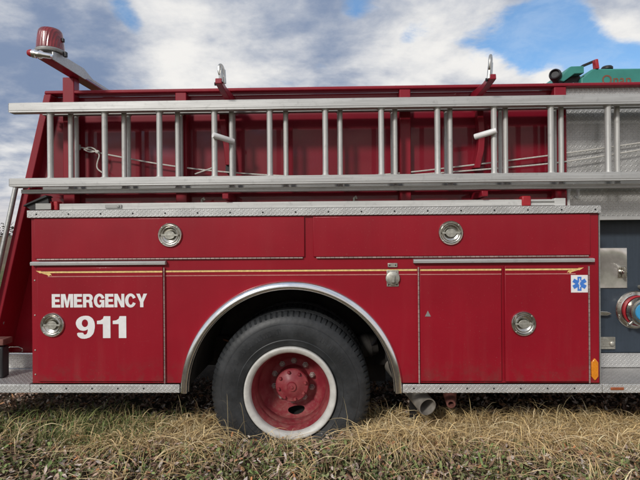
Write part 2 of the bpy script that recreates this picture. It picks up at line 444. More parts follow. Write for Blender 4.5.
# gold stripe and the thin pale line under it
for x0, x1, y in ((-1.905, -1.104, -.0155), (-1.086, .552, -.0015), (.57, 1.087, -.0155), (1.110, 1.572, -.0215)):
    gs = MB().box(x0, x1, y-.0010, y, 1.3090, 1.3195)
    for xe, s_ in ((x0, 1), (x1, -1)):
        if xe in (-1.905, 1.572):
            # hooked flourish at the end of the stripe
            gs.prism([(xe-s_*.0003, 1.3225), (xe-.035*s_, 1.3250), (xe-.008*s_, 1.3085), (xe-s_*.0003, 1.3085)], y-.0010, y)
            gs.prism([(xe+.002*s_, 1.3080), (xe+.060*s_, 1.3080), (xe+.072*s_, 1.293), (xe+.060*s_, 1.2965), (xe+.052*s_, 1.288), (xe+.040*s_, 1.2975)], y-.0010, y)
    gs = gs.build('gold_stripe', M['gold'], truck)
    MB().box(x0, x1, y-.0005, y, 1.3198, 1.3222).build('stripe_edge', M['goldedge'], gs)
    px0, px1 = max(x0, -1.86), min(x1, 1.555)
    MB().box(px0, px1, y-.0008, y, 1.283, 1.2885).build('pale_stripe', M['pink'], truck)
# toggle latch
lx = .393
tl = MB().box(lx-.037, lx+.040, -.006, 0, 1.208, 1.315)
tl.lathe([(.046, .006), (.046, .016), (.040, .020), (.0005, .020)], (lx+.001, 0, 1.262), 24, (0, -1, 0))
tl.prism([(lx-.010, 1.235), (lx+.010, 1.235), (lx+.014, 1.285), (lx-.014, 1.285)], -.034, -.018)
tl.box(lx-.022, lx+.024, -.016, -.005, 1.294, 1.308)
tl.box(lx-.030, lx+.032, -.010, 0, 1.333, 1.360)
tl = tl.build('toggle_latch', M['zinc'], truck, bevel=.0025)
bb = MB()
for dx, dz in ((-.026, 1.219), (.029, 1.219), (-.018, 1.3465), (.020, 1.3465)): bb.dome((lx+dx, -.0062 if dz < 1.3 else -.0102, dz), .005, .004, seg=8)
each(bb, 'bolt', M['black'], tl)
# small screws down the rear corner
sm = MB()
for z in (1.26, 1.03, .80, .64): sm.dome((-1.957, -.0002, z), .006, .004, seg=8)
each(sm, 'corner_screw', M['zinc'], truck)

# chrome arch trim
prof = [(.7245, .004), (.7235, -.008), (.720, -.017), (.713, -.0245), (.704, -.0305), (.694, -.0345), (.684, -.0360), (.677, -.0335), (.6735, -.026), (.672, -.012), (.671, .035), (.667, .035), (.668, .0)]
f = MB(); n = 80; k = len(prof); vs = []
for i in range(n+1):
    a = PI*i/n
    for r, y in prof: vs.append((WX+r*math.cos(a), y-.0015, WZ-.006+r*math.sin(a)))
fs = [(i*k+j, i*k+(j+1) % k, (i+1)*k+(j+1) % k, (i+1)*k+j) for i in range(n) for j in range(k)]
fs += [list(range(k)), [n*k+j for j in range(k)]]
f.add(vs, fs).build('wheel_arch_trim', M['chrome'], truck, angle=60)
# wheel well liner
wl = MB(); vs = []; n = 40
for i in range(n+1):
    a = PI*i/n
    vs += [(WX+.700*math.cos(a), .016, WZ+.70*math.sin(a)), (WX+.700*math.cos(a), .95, WZ+.70*math.sin(a))]
wl.add(vs, [(2*i, 2*i+1, 2*i+3, 2*i+2) for i in range(n)])
wl.box(WX-.72, WX+.72, .955, .97, .3, 1.27)
wl.build('wheel_well', M['well'], truck, recalc=True)

# running board strips and steps
for x0, x1 in ((-2.95, -1.982), (-1.979, -.995), (.452, 1.716), (1.7195, 3.2)):
    rb = MB().box(x0, x1, -.024, -.016 if -1.98 < x0 < 1.7 else .34, .526, .5805)
    rb = rb.build('running_board', [M['tread']], truck, bevel=.003)
    s_ = MB(); nn = int((x1-x0)/.17)
    for i in range(nn): s_.dome((x0+.07+i*.17, -.0242, .555), .006, .003, seg=8)
    each(s_, 'screw', M['black'], rb)
for x0, x1 in ((-2.95, -1.982), (1.7195, 3.2)):
    MB().box(x0+.004, x1-.004, -.020, .338, .5825, .5850).build('step_tread', M['treadh'], truck)
    kx0, kx1 = (-2.585, -1.982) if x0 < 0 else (1.7195, 3.2)
    MB().box(kx0, kx1, .328, .336, .590, .690).build('kick_plate', M['tread'], truck, bevel=.002)
# amber marker and orange reflector
ax, az = P(594, 369, 0).x, P(594, 369, 0).z
MB().prism([(ax-.022, az+.045), (ax, az+.072), (ax+.022, az+.045), (ax+.022, az-.045), (ax, az-.072), (ax-.022, az-.045)], -.014, 0).build('marker_reflector', M['amber'], truck, bevel=.004)
q = P(617, 388.5, -.024)
MB().box(q.x-.042, q.x+.042, -.030, -.0242, q.z-.009, q.z+.009).build('strip_reflector', M['orange'], truck, bevel=.003)

# ---- hose bed wall (set back), slanted at the rear
WY = .34      # foot of the recess over the step
WU = .195     # hose bed wall above the cabinets
ZW = P(320, 87, WU-.03).z
sa, sb_ = P(44.5, 92, WU-.04), P(0, 287, WU-.04)
def slant(z): return sa.x-(sa.z-z)*(sa.x-sb_.x)/(sa.z-sb_.z)
def XU(px): return P(px, 96, WU-.015).x
RX = XU(565)
MB().prism([(slant(1.69)+.01, 1.69), (slant(ZW-.03)+.01, ZW-.03), (RX-.007, ZW-.03), (RX-.007, 1.69)], WU+.030, WU+.045).build('hose_bed_wall', M['gloss'], truck)
MB().prism([(slant(.69)+.01, .69), (slant(1.688)+.01, 1.688), (-1.60, 1.688), (-1.60, .69)], WY+.03, WY+.045).build('lower_wall', M['red'], truck)
MB().prism([(slant(.69), .69), (slant(ZW-.0235), ZW-.0235), (slant(ZW-.0235)+.050, ZW-.0235), (slant(.69)+.054, .69)], WU-.040, WY+.05).build('rear_flange', M['redtrim'], truck, bevel=.005)
MB().prism([(slant(ZW-.0225), ZW-.0225), (slant(ZW), ZW), (3.2, ZW), (3.2, ZW-.0225)], WU-.042, WU+.06).build('top_rail', M['redtrim'], truck, bevel=.006)
for a_, b_ in ((176, 187), (399, 410), (553, 565)):
    MB().box(XU(a_), XU(b_), WU-.034, WU+.029, 1.702, ZW-.0230).build('post', M['redtrim'], truck, bevel=.005)
BZ = P(69, 77, WU-.045).z
MB().box(P(62.5, 96, WU-.045).x, P(74, 96, WU-.045).x, WU-.045, WU+.0285, 1.702, BZ-.001).build('beacon_post', M['redtrim'], truck, bevel=.005)
rv = MB()
for i in range(24): rv.dome((-1.95+i*.2, WU-.015, ZW+.0002), .007, .007, (0, 0, 1), 8)
each(rv, 'rivet', M['zinc'], truck)
# checker plate panel behind the front end of the ladder
ZK = P(620, 216, WU).z
MB().box(RX, 3.2, WU+.010, WU+.024, ZK+.002, ZW-.0230).build('checker_panel', M['treadd'], truck)
MB().box(RX, 3.2, WU+.002, WU+.016, P(620, 220, WU).z, ZK).build('panel_trim', M['alu'], truck, bevel=.003)
MB().box(RX, 3.2, WU+.017, WY+.03, P(620, 220, WU).z+.004, P(620, 220, WU).z+.012).build('panel_soffit', M['alud'], truck)
# ---- pump panel
pp = MB().box(1.60, 3.2, WY+.012, WY+.03, .69, 1.66).build('pump_panel', M['navy'], truck)
q0, q1 = P(600, 248, WY), P(627.5, 288, WY)
hp = MB().box(1.70, q1.x, WY+.002, WY+.0115, q1.z, q0.z).build('access_plate', M['stainless'], pp, bevel=.002)
q = P(622, 272, WY)
kn = MB().box(q.x-.030, q.x+.030, WY-.004, WY+.0015, q.z-.042, q.z+.040)
kn.lathe([(.018, 0), (.020, .02), (.012, .03), (.0005, .032)], (q.x+.004, WY-.0042, q.z), 16, (0, -1, 0))
kn.box(q.x-.007, q.x+.006, WY-.045, WY-.01, q.z-.036, q.z+.034)
kn.build('thumb_latch', M['steel'], hp, bevel=.002)
q = P(606, 313.5, WY-.03)
MB().prism([(q.x-.06, q.z+.018), (q.x+.012, q.z+.014), (q.x+.042, q.z-.004), (q.x+.010, q.z-.016), (q.x-.06, q.z-.012)], WY-.03, WY+.0115).build('drain_lever', M['steel'], pp, bevel=.004)
q0, q1 = P(598, 337, WY), P(615, 349, WY)
lb = MB().box(q0.x, q1.x, WY-.006, WY+.0115, q1.z, q0.z)
lb.box(q0.x, q1.x-.01, WY-.012, WY-.0062, q1.z+.02, q0.z-.02).dome((q1.x-.028, WY-.0062, (q0.z+q1.z)/2), .022, .02, seg=14)
lb.build('latch_plate', M['zinc'], pp, bevel=.002)
# intake with chrome cap
q = P(635.5, 310, WY); ic = (q.x, WY+.0115, q.z)
it = MB().lathe([(.100, 0), (.134, 0), (.136, .008), (.130, .014), (.112, .017), (.106, .02)], ic, 48, (0, -1, 0), close=True)
it = it.build('intake_flange', M['steel'], pp)
bb = MB()
for i in range(8):
    a = i*PI/4+.3; bb.dome((ic[0]+.122*math.cos(a), ic[1]-.0145, ic[2]+.122*math.sin(a)), .008, .006, seg=6)
each(bb, 'flange_bolt', M['zinc'], it)
MB().lathe([(.101, .018), (.101, .030), (.107, .034), (.107, .048), (.098, .053), (.098, .062), (.101, .066)], ic, 48, (0, -1, 0)).build('intake_collar', M['redplastic'], it)
cp = MB().lathe([(.094, .064), (.099, .070), (.101, .108), (.094, .117), (.080, .119), (.072, .112), (.0005, .111)], ic, 48, (0, -1, 0))
for a in (.75, .75+PI): cp.cyl((ic[0]+.09*math.cos(a), ic[1]-.09, ic[2]+.09*math.sin(a)), (ic[0]+.128*math.cos(a), ic[1]-.09, ic[2]+.128*math.sin(a)), .011, 12)
cp = cp.build('intake_cap', M['steel'], it)
MB().lathe([(.063, .1115), (.060, .121), (.0005, .123)], ic, 36, (0, -1, 0)).build('cap_disc', M['capblue'], it)
q = P(639, 287, WY)
MB().cyl((q.x+.01, WY+.0115, q.z), (q.x+.01, WY-.05, q.z), .014, 12).lathe([(.016, .04), (.026, .046), (.026, .066), (.0005, .072)], (q.x+.01, WY+.0115, q.z), 16, (0, -1, 0)).build('valve_knob', M['zinc'], pp)

# ---- hidden bulk of the body, far side, chassis
MB().prism([(slant(1.71)+.03, 1.71), (slant(2.44)+.03, 2.44), (3.19, 2.44), (3.19, 1.71)], WU+.062, 2.05).build('hose_bed', M['gloss'], truck, bevel=.01)
MB().prism([(slant(.72)+.03, .72), (slant(1.295)+.03, 1.295), (-1.03, 1.295), (-1.03, .72)], WY+.06, 2.05).build('rear_compartment', M['well'], truck)
MB().box(-1.70, 3.19, WY+.062, 2.05, 1.30, 1.705).build('upper_compartment', M['well'], truck)
MB().box(.48, 3.19, WY+.06, 2.05, .72, 1.295).build('front_compartment', M['well'], truck)
MB().box(-2.0, 3.19, 2.06, 2.40, .53, 1.70).build('far_cabinets', M['red'], truck, bevel=.01)
MB().box(-2.08, 3.19, 2.052, 2.075, 1.705, 2.61).build('far_wall', M['gloss'], truck)
MB().box(-2.95, -2.31, .345, 2.40, .53, .58).build('tailboard', M['treadh'], truck)
ch = MB()
for y in (.80, 1.55): ch.box(-2.3, 3.19, y, y+.08, .48, .715)
ch.box(.62, 3.1, .10, 2.30, .535, .575).box(-1.96, -1.02, .10, 2.30, .54, .575).box(.62, 3.1, 1.25, 1.30, .12, .53)  # floor sheets and hanging skirt added to block light under the truck
ch.cyl((WX, .5, .50), (WX, 2.0, .50), .085, 14)
ch.lathe([(.0005, -.22), (.15, -.18), (.22, 0), (.15, .18), (.0005, .22)], (WX, 1.2, .5), 20, (0, 1, 0))
ch.box(.55, .60, .3, .34, .16, .58)
ch.build('chassis', M['chassis'], truck)
ls = MB()
for i in range(5):
    L_ = .62-.09*i; n_ = 16; top = []; 
    for k_ in range(n_+1):
        u_ = -1+2*k_/n_; top.append((WX+u_*L_, .70-.016*i-.10*(1-(u_*L_/.62)**2)))
    ls.prism(top+[(x_, z_-.013) for x_, z_ in reversed(top)], .78, .86)
ls.box(WX-.05, WX+.05, .77, .87, .50, .62)
ls.build('leaf_spring', M['rust'], truck)
bh = MB().tube(smooth([(WX+.66, .60, .98), (WX+.60, .55, .84), (WX+.62, .62, .70), (WX+.45, .72, .60), (WX+.2, .8, .55)]), .012, 8)
bh.build('brake_hose', M['black'], truck)
MB().lathe([(.0005, -.07), (.085, -.065), (.09, -.02), (.098, -.01), (.098, .01), (.09, .02), (.085, .065), (.0005, .07)], (WX+.55, .72, .66), 24, (1, .2, .2)).build('brake_chamber', M['well'], truck)

# ---- rear odds and ends
q = P(3, 360, .12)
rbp = MB().box(q.x-.10, q.x+.018, .09, .16, .586, .80).build('rubber_bumper', M['black'], truck, bevel=.01)
q = P(2, 340, .12)
MB().prismx([(.082, q.z-.03), (.082, q.z+.012), (.18, q.z+.012), (.18, q.z-.03)], q.x-.09, q.x+.034).build('bumper_bracket', M['rustred'], truck, bevel=.004)
dr = MB()
pts = [P(x, y, .30) for x, y in ((8, 348), (10, 346.6), (19, 346.6), (22.5, 348.5), (22.5, 351), (20, 352.5), (10, 352.5), (8, 351))]
dr.tube(pts, .0042, 8, closed=True).build('tie_ring', M['steel'], truck)
# grab rail on the slanted rear edge
g0 = P(16.5, 184, .12); g1 = P(-13, 322, .12)
gr = MB().tube([g0+Vector((.03, .05, .015)), g0+Vector((.008, .012, .012)), g0, g1, g1+Vector((.05, .09, -.02))], .0165, 12)
gr.cyl(g0+Vector((-.004, .0, -.022)), g0+Vector((.075, .05, -.018)), .008, 8)
gr.build('grab_rail', M['alud'], truck)

# ---- beacon bar across the hose bed
YN = -.20
bxc = P(45, 60, YN).x-.004
bar = MB().box(bxc-.042, bxc+.042, YN, 2.15, BZ, BZ+.012).build('beacon_bar', M['redtrim'], truck, bevel=.002)
MB().prismx([(YN+.01, BZ-.002), (.20, BZ-.002), (.23, BZ+.014), (2.1, BZ+.014), (2.1, BZ+.030), (.30, BZ+.032), (.18, BZ+.068), (-.12, BZ+.060), (YN+.01, BZ+.045)], bxc+.0425, bxc+.049).build('bar_side_plate', M['alu'], bar)
YB = -.10
bc = Vector((P(50.5, 50, YB).x, YB, P(50, 52.5, YB).z))
pb = MB().lathe([(.0005, -.012), (.086, -.012), (.089, -.004), (.089, .006), (.082, .012), (.0005, .012)], bc, 40, (0, 0, 1))
pb.box(bxc-.036, bxc+.036, YB-.05, YB+.06, BZ+.0125, bc.z-.0125)
pb.build('beacon_base', M['alud'], bar, bevel=.001)
bl = MB().lathe([(.082, .013), (.080, .05), (.074, .105), (.070, .128), (.062, .140), (.045, .146), (.0005, .149)], bc, 48, (0, 0, 1))
bl.build('beacon_lens', M['lens'], bar)
cl = MB().box(bc.x+.074, bc.x+.088, YB-.010, YB+.010, bc.z+.065, bc.z+.088).box(bc.x+.085, bc.x+.104, YB-.01, YB+.014, bc.z-.030, bc.z+.002)
each(cl, 'lens_clip', M['black'], bar, bevel=.002)
a = P(52, 56.5, YN); b = P(33, 53.5, YN); dv = (b-a).normalized(); ln = (b-a).length
sl = MB().lathe([(.0005, 0), (.014, .002), (.017, .008), (.018, ln*.42), (.024, ln*.50), (.027, ln*.62), (.021, ln*.66), (.021, ln*.8), (.026, ln*.83), (.026, ln), (.0005, ln)], a, 24, dv)
sl.cyl(a+dv*ln*.15, a+dv*ln*.15+Vector((.0, .06, -.004)), .012, 10)
sl = sl.build('side_lamp', M['chrome'], bar)
MB().lathe([(.022, ln+.0005), (.022, ln+.018), (.017, ln+.030), (.0005, ln+.036)], a, 20, dv).build('lamp_lens', M['redplastic'], sl)

# ---- ladder rack brackets
def bracket(x, flip):
    br = MB(); ZA = P(231, 100, WU).z
    LEG = [(222, 106, 0), (222.5, 118, 0), (224, 132, 0), (227, 148, 0), (228.5, 165, 0)] if flip < 0 else [(480, 100, 0), (480.5, 118, 0), (482, 135, 0), (481, 150, 0), (477, 168, 0)]
    br.prismx([(WU+.029, ZA-.04), (WU+.029, ZA+.030), (-.05, ZA+.016), (-.185, ZA+.030), (-.190, ZA-.004), (-.06, ZA-.022)], x-.020, x+.020)
    lp = [P(px_+c_, py_, WU-.035) for px_, py_, c_ in LEG]
    vs = []
    for q_, (px_, py_, c_) in zip(lp, LEG):
        hw = .021
        vs += [(q_.x-hw, WU-.040, q_.z), (q_.x+hw, WU-.040, q_.z), (q_.x+hw, WU+.0292, q_.z), (q_.x-hw, WU+.0292, q_.z)]
    nl = len(lp); fs_ = [[0, 1, 2, 3], [4*nl-4, 4*nl-3, 4*nl-2, 4*nl-1]]
    for i_ in range(nl-1):
        fs_ += [[4*i_+k_, 4*i_+(k_+1) % 4, 4*i_+4+(k_+1) % 4, 4*i_+4+k_] for k_ in range(4)]
    br.add(vs, fs_)
    br.box(min(x, lp[0].x)-.02, max(x, lp[0].x)+.02, WU-.038, WU+.0285, lp[0].z-.03, ZA-.041)
    MB().prismx([(WU+.029, 1.775), (WU+.029, 1.825), (-.02, 1.820), (-.02, 1.785)], x-.02, x+.02).build('ladder_support', M['redtrim'], truck, bevel=.004)
    br = br.build('ladder_bracket', M['redtrim'], truck, bevel=.004)
    lt = MB(); hz = ZA+.030; tilt = .16 if flip < 0 else .10
    K = 1. if flip < 0 else 1.35
    def W(u, v, t_): # tilted latch plate frame
        return (x+(.018 if flip < 0 else -.012)+u*(.62 if flip < 0 else .55)+flip*v*tilt*.6*K, -.165+u*(.5 if flip < 0 else .9)+t_, hz+v*K)
    loop = []
    for i in range(20):
        t_ = 2*PI*i/20; loop.append(Vector(W(.020*math.cos(t_), .050+.038*math.sin(t_), 0)))
    lt.tube(loop, .0085, 8, closed=True)
    lt.tube([Vector(W(-.012, -.02, 0)), Vector(W(-.006, .03, 0)), Vector(W(.004, .085, 0))], [.013, .013, .009], 8)
    lt.tube([Vector(W(.016, -.025, 0)), Vector(W(.024, .06, 0))], [.012, .010], 8)
    lt.build('hook', M['steel'], br)
    bl_ = MB().cyl((x-.021, -.15, ZA+.005), (x-.032, -.15, ZA+.005), .011, 8).box(P(LEG[-1][0], 170, WU).x-.016, P(LEG[-1][0], 170, WU).x+.016, WU-.02, WU+.0285, P(228, 173, WU).z, lp[-1].z-.001)
    each(bl_, 'bracket_bolt', M['black'], br)
bracket((P(231, 100, WU).x+P(219, 83, -.18).x)/2, -1)
bracket((P(476, 97, WU).x+P(489, 87, -.15).x)/2, 1)

# ---- exhaust and drain pipes under the body
def open_pipe(name, a, b, r0, r1, th, mat):
    a, b = Vector(a), Vector(b); d = (b-a); L_ = d.length
    return MB().lathe([(r0, 0), (r1, L_), (r1-th, L_+.001), (r0-th, .01)], a, 32, d, close=True).build(name, mat, truck)
mth = P(427.5, 407, .08)
open_pipe('exhaust_pipe', (mth.x-.17, .62, mth.z+.125), mth, .056, .061, .006, M['pipe'])
m2 = P(451, 404, .12)
open_pipe('drain_pipe', (m2.x+.05, .40, m2.z+.06), m2, .066, .030, .012, M['rustred'])

# ---- wheels: one built, one copied behind it as the dual
WC = P(290, 393.5, .05)
wheel = MB()
def tyre_obj():
    half = [(.308, .028), (.320, .012), (.345, .004), (.352, .0015), (.356, .0035), (.39, -.005), (.425, -.007), (.455, -.002), (.459, .0015), (.463, .0015), (.49, .010), (.508, .020), (.521, .034), (.530, .046)]
    tread = [(.535, .058), (.536, .085), (.5365, .095), (.522, .097), (.522, .105), (.537, .107), (.537, .137), (.5375, .139)]
    wdt = .29
    left = half+tread
    prof = left+[(.522, .141), (.522, .149)]+[(r, wdt-d) for r, d in reversed(left)]
    k = len(prof); sh = {11, 12, 13, 14, 15, k-12, k-13, k-14, k-15, k-16}
    def notch(i, j, r):
        if j in sh and i % 4 == 0: return r-(.010 if j not in (11, k-12) else .004)
        return r
    t_ = MB().lathe(prof, (WC.x, .05, WC.z), 340, (0, 1, 0), notch=notch)
    # worn moulded marks and ribs raised a hair above the sidewall
    rr_ = random.Random(3)
    for a0, a1 in ((98, 158), (22, 60), (205, 236), (300, 335)):
        a_ = a0
        while a_ < a1:
            w_ = rr_.uniform(1.2, 2.6)
            if rr_.random() < .8:
                p_ = [(WC.x+r_*math.cos(R(t__)), .0418, WC.z+r_*math.sin(R(t__))) for r_, t__ in ((.398, a_), (.398, a_+w_), (.432, a_+w_), (.432, a_))]
                t_.add(p_+[(x_, y_+.004, z_) for x_, y_, z_ in p_], [(0, 1, 2, 3), (4, 5, 6, 7), (0, 1, 5, 4), (1, 2, 6, 5), (2, 3, 7, 6), (3, 0, 4, 7)])
            a_ += w_+rr_.uniform(.5, 1.3)
    return t_
w1 = tyre_obj().build('tyre', M['rubber'], None, angle=30)
WHE = MB().lathe([(.306, .085), (.3085, .060), (.3075, .046), (.303, .041), (.295, .0405), (.286, .045), (.277, .050), (.269, .058), (.2645, .070), (.2635, .09)], (WC.x, 0, WC.z), 96, (0, 1, 0))
wobj = WHE.build('wheel', M['white'], truck, angle=50)
w1.parent = wobj
# dished red centre with two hand holes
pr = [(.2632, .091), (.256, .11), (.2475, .135), (.2440, .155), (.2462, .160), (.2425, .168), (.239, .20), (.2365, .235), (.2395, .240), (.2370, .247)]
n0 = len(pr)
for i in range(37):
    u = i/36; pr.append((.235-(.235-.165)*u, .252+(.335-.252)*(u**.75)))
pr += [(.150, .338), (.118, .338), (.10, .339), (.0005, .339)]
def skip(u, j):
    if j < n0 or j >= n0+36: return False
    a = u*2*PI
    for a0 in AH:
        da = (a-a0+PI) % (2*PI)-PI
        if (da*.205/.062)**2+((j-n0-17)/11.5)**2 < 1: return True
    return False
# angle convention of lathe about +y: e1 = up x ax = -x, e2 = ax x e1 = +z ... solved below
ax_ = Vector((0, 1, 0)); e1_ = Vector((0, 0, 1)).cross(ax_).normalized(); e2_ = ax_.cross(e1_)
def ang_of(dx, dz): return math.atan2(dx*e2_.x+dz*e2_.z, dx*e1_.x+dz*e1_.z) % (2*PI)
AH = [ang_of(.12, -1)]
MB().lathe(pr, (WC.x, 0, WC.z), 480, (0, 1, 0), skip=skip).build('dish', M['wheelred'], wobj, angle=60)
MB().lathe([(.0005, .40), (.24, .40), (.26, .30)], (WC.x, 0, WC.z), 40, (0, 1, 0)).build('brake_drum', M['chassis'], wobj)
hb = MB().lathe([(.116, .339), (.108, .315), (.104, .255), (.113, .248), (.116, .226), (.110, .217), (.086, .214), (.080, .209), (.062, .203), (.054, .197), (.034, .193), (.029, .180), (.012, .178), (.010, .171), (.0005, .170)], (WC.x, 0, WC.z), 48, (0, 1, 0))
for i in range(8):
    a = i*PI/4+.22; hb.lathe([(.0125, .0), (.0125, .014), (.008, .020), (.0005, .021)], (WC.x+.095*math.cos(a), .2155, WC.z+.095*math.sin(a)), 6, (0, -1, 0))
hb.build('hub', M['wheelred'], wobj, angle=40)
nut = None
for i in range(10):
    a = i*PI/5+.28; loc = (WC.x+.142*math.cos(a), .3375, WC.z+.142*math.sin(a))
    if nut is None:
        nut = MB().lathe([(.022, -.001), (.022, .006), (.017, .007), (.016, .024), (.010, .026), (.009, .036), (.0005, .037)], (0, 0, 0), 6, (0, -1, 0)).build('lug_nut', M['nut'], wobj, angle=25, loc=loc)
    else:
        c = nut.copy(); COL.objects.link(c); c.location = loc
w2 = wobj.copy(); COL.objects.link(w2); w2.location = (0, .335, 0)
t2 = w1.copy(); COL.objects.link(t2); t2.parent = w2
for base in (wobj, w2):
    c = base.copy(); COL.objects.link(c); c.location = (0, base.location.y+1.45, 0)
    t2 = w1.copy(); COL.objects.link(t2); t2.parent = c

# ------------------------------------------------------------------ extension ladder hung on the rack
lad = thing('extension_ladder', 'long weathered aluminium extension ladder hung along the side of the fire truck', 'ladder')
def rail_section(x0, x1, y0, y1, zt0, zt1, zb0, zb1):
    s_ = MB(); t_ = .006
    for z0, z1 in ((zt0, zt1), (zb0, zb1)):
        # channel with flanges facing the inside and a raised bead
        s_.prismx([(y0, z0), (y0, z1), (y1, z1), (y1, z1-t_), (y0+.012, z1-t_), (y0+.012, z0+t_), (y1, z0+t_), (y1, z0)], x0, x1)
        s_.box(x0+.001, x1-.001, y0-.0025, y0-.0002, z0+.012, z1-.014)
    return s_
sec = [('front', -2.072, 2.75, -.075, -.020, 2.350, 2.412, 1.872, 1.926),
       ('mid', -2.035, 2.6, -.014, .060, 2.374, 2.404, 1.833, 1.8585),
       ('back', -1.962, 2.7, .105, .150, 2.376, 2.404, 1.866, 1.896)]
rx0 = [-1.821, -1.725, -1.741]
xo = [0, 0, .0]
rung_proto = {}
for k, (nm, x0, x1, y0, y1, a_, b_, c_, d_) in enumerate(sec):
    so = rail_section(x0, x1, y0, y1, a_, b_, c_, d_).build('ladder_section', M['alu'] if k != 2 else M['alud'], lad, bevel=.002)  # back rails take the darker aluminium, so their shade is in the colour
    so['label'] = ['outermost ladder section with the longest side rails', 'middle ladder section', 'ladder section nearest the truck wall'][k]
    r = (.0185, .0165, .0150)[k]; yc = (y0+y1)/2+.006
    pro = None
    for i in range(13):
        x = rx0[k]+i*(.3575, .3577, .3600)[k]
        if x > x1-.05: break
        if pro is None:
            zc0, zc1 = d_-.004, a_+.004
            pts = [(0, 0, zc0), (0, 0, zc0+.02), (0, 0, zc1-.02), (0, 0, zc1)]
            pro = MB().tube(pts, [r*1.15, r, r, r*1.15], 14).lathe([(r, 0), (r*1.42, .001), (r*1.42, .006), (r, .007)], (0, 0, zc0+.002), 16, (0, 0, 1)).lathe([(r, 0), (r*1.42, .001), (r*1.42, .006), (r, .007)], (0, 0, zc1-.0095), 16, (0, 0, 1)).build('rung', M['aluv'], so, loc=(x, yc, 0))
        else:
            c = pro.copy(); COL.objects.link(c); c.location = (x, yc, 0)
# end caps and locking tubes
for p0, p1, nm in (((213, 135), (233.5, 141.5), 'a'), ((474.5, 137), (496.5, 130.5), 'b')):
    near, far = (p0, p1) if nm == 'a' else (p1, p0)
    a = P(near[0], near[1], -.085); b = P(far[0], far[1], .012 if nm == 'a' else -.02)
    lk = MB().tube([a, a+(b-a)*.04, a+(b-a)*.96, b], [.017, .0185, .0185, .017], 14)
    lk.build('lock_tube', M['vinyl'], lad)
ft = MB()
ft.box(-2.076, -2.0725, -.074, -.022, 2.353, 2.409).box(-2.076, -2.0725, -.074, -.022, 1.875, 1.923)
each(ft, 'rail_end', M['alud'], lad, bevel=.003)

# ------------------------------------------------------------------ pike pole on the cabinet deck
pk = thing('pike_pole', 'long pale pole with red clamps and a black hinged head lying on the cabinet deck', 'pole', (0, .04, 1.7215))
zr = -1.7215
def rel(p): return (p[0], p[1]-.04, p[2]+zr)
pz = 1.722
sh = MB(); sh.box(-1.80, 1.262, -.022, .022, .002, .044)
sh.build('shaft', M['pole'], pk, bevel=.004)
hd = MB()
a, b, c = P(26, 206.5, .0), P(46, 197.5, .0), P(50, 203, .0)
hd.prism([(a.x, a.z-pz), (b.x, b.z-pz+.004), (b.x+.018, b.z-pz-.004), (c.x, .004), (c.x-.02, .003), (a.x+.03, .003)], -.045, -.005)
hd.prism([(a.x-.006, a.z-pz-.002), (a.x-.004, a.z-pz+.010), (b.x+.004, b.z-pz+.016), (b.x+.02, b.z-pz+.004)], -.060, .012)
hd.build('head', M['black'], pk, bevel=.003)
ss = MB(); ss.box(a.x+.07, -1.84, -.05, -.046, .006, .045).build('side_strap', M['alud'], pk)
for xx in (-1.862, -1.822): MB().box(xx-.014, xx+.014, -.030, .030, .002, .060).build('clamp', M['redplastic'], pk, bevel=.006)
MB().box(P(521.5, 200, .02).x, P(530.5, 200, .02).x, -.032, .032, .0015, .066).build('clamp', M['redplastic'], pk, bevel=.007)
tp = MB(); x0, x1 = P(530.5, 200, .02).x+.002, P(561, 200, .02).x
tp.cyl((x0, -.012, .036), (x1-.02, -.012, .036), .008, 10).cyl((x0, -.012, .010), (x1, -.012, .010), .008, 10).box(x0, x1, -.005, .012, .004, .034).box(x1-.04, x1+.03, -.02, .02, .0015, .05)
tp.build('tip', M['pole'], pk, bevel=.002)
lg = MB().box(-1.49, -1.38, -.030, -.0225, .010, .034).dome((-1.40, -.0302, .022), .010, .007, seg=10)
lg.build('buckle', M['alud'], pk, bevel=.003)
# upright hooked rod behind the pole end and small eyes on the deck
hk = MB(); q = P(567, 190, .1)
hk.tube([(q.x+.01, .1, 1.72), (q.x+.01, .1, 1.80), (q.x+.018, .1, 1.84), (q.x+.045, .1, 1.862), (q.x+.07, .1, 1.85), (q.x+.075, .1, 1.80), (q.x+.062, .1, 1.775), (q.x+.05, .1, 1.79)], .010, 10)
hk.build('deck_hook', M['pole'], truck)
ey = MB()
for px in (202, 354):
    q = P(px, 199, .1); ey.tube([(q.x, .1, 1.702), (q.x, .1, 1.79), (q.x+.012, .1, 1.80), (q.x+.018, .1, 1.785)], .009, 8)
each(ey, 'deck_eye', M['zinc'], truck)

# ------------------------------------------------------------------ rope
ro = MB()
RY = .172
ro.tube(smooth([P(79, 147, RY), P(88, 149, RY-.02), P(97, 152.5, RY-.02), P(115, 156, RY), P(160, 164.5, RY), P(215, 171.5, RY), P(280, 176, RY), P(340, 177.5, RY), P(400, 173.5, RY), P(460, 166.5, RY), P(550, 155.5, RY), P(640, 143, RY), P(700, 134, RY)]), .0052, 7)
ro.tube(smooth([P(340, 178.5, RY-.02), P(420, 174.5, RY-.02), P(470, 170.5, RY-.02), P(550, 164.0, RY-.02), P(600, 156.5, RY-.02), P(640, 150, RY-.02), P(700, 139, RY-.02)]), .0052, 7)
ro.tube(smooth([P(84, 149.5, RY-.01), P(90, 146.5, RY-.025), P(98, 151, RY-.03), P(90, 152.5, RY-.035), P(84, 149.5, RY-.02)]), .0048, 7)
ro.tube(smooth([P(97, 152, RY-.03), P(100, 155, RY-.03), P(97, 163, RY-.03), P(97, 169, RY-.03), P(103, 173, RY-.03)]), .0048, 7)
ro.tube(smooth([P(195, 174, RY-.03), P(205, 170.5, RY-.035), P(213, 167.5, RY-.03)]), .0048, 7)
kn = P(97.5, 152, RY-.03)
ro.lathe([(.0005, -.016), (.011, -.010), (.014, 0), (.011, .010), (.0005, .016)], kn, 10, (1, 0, -.3))
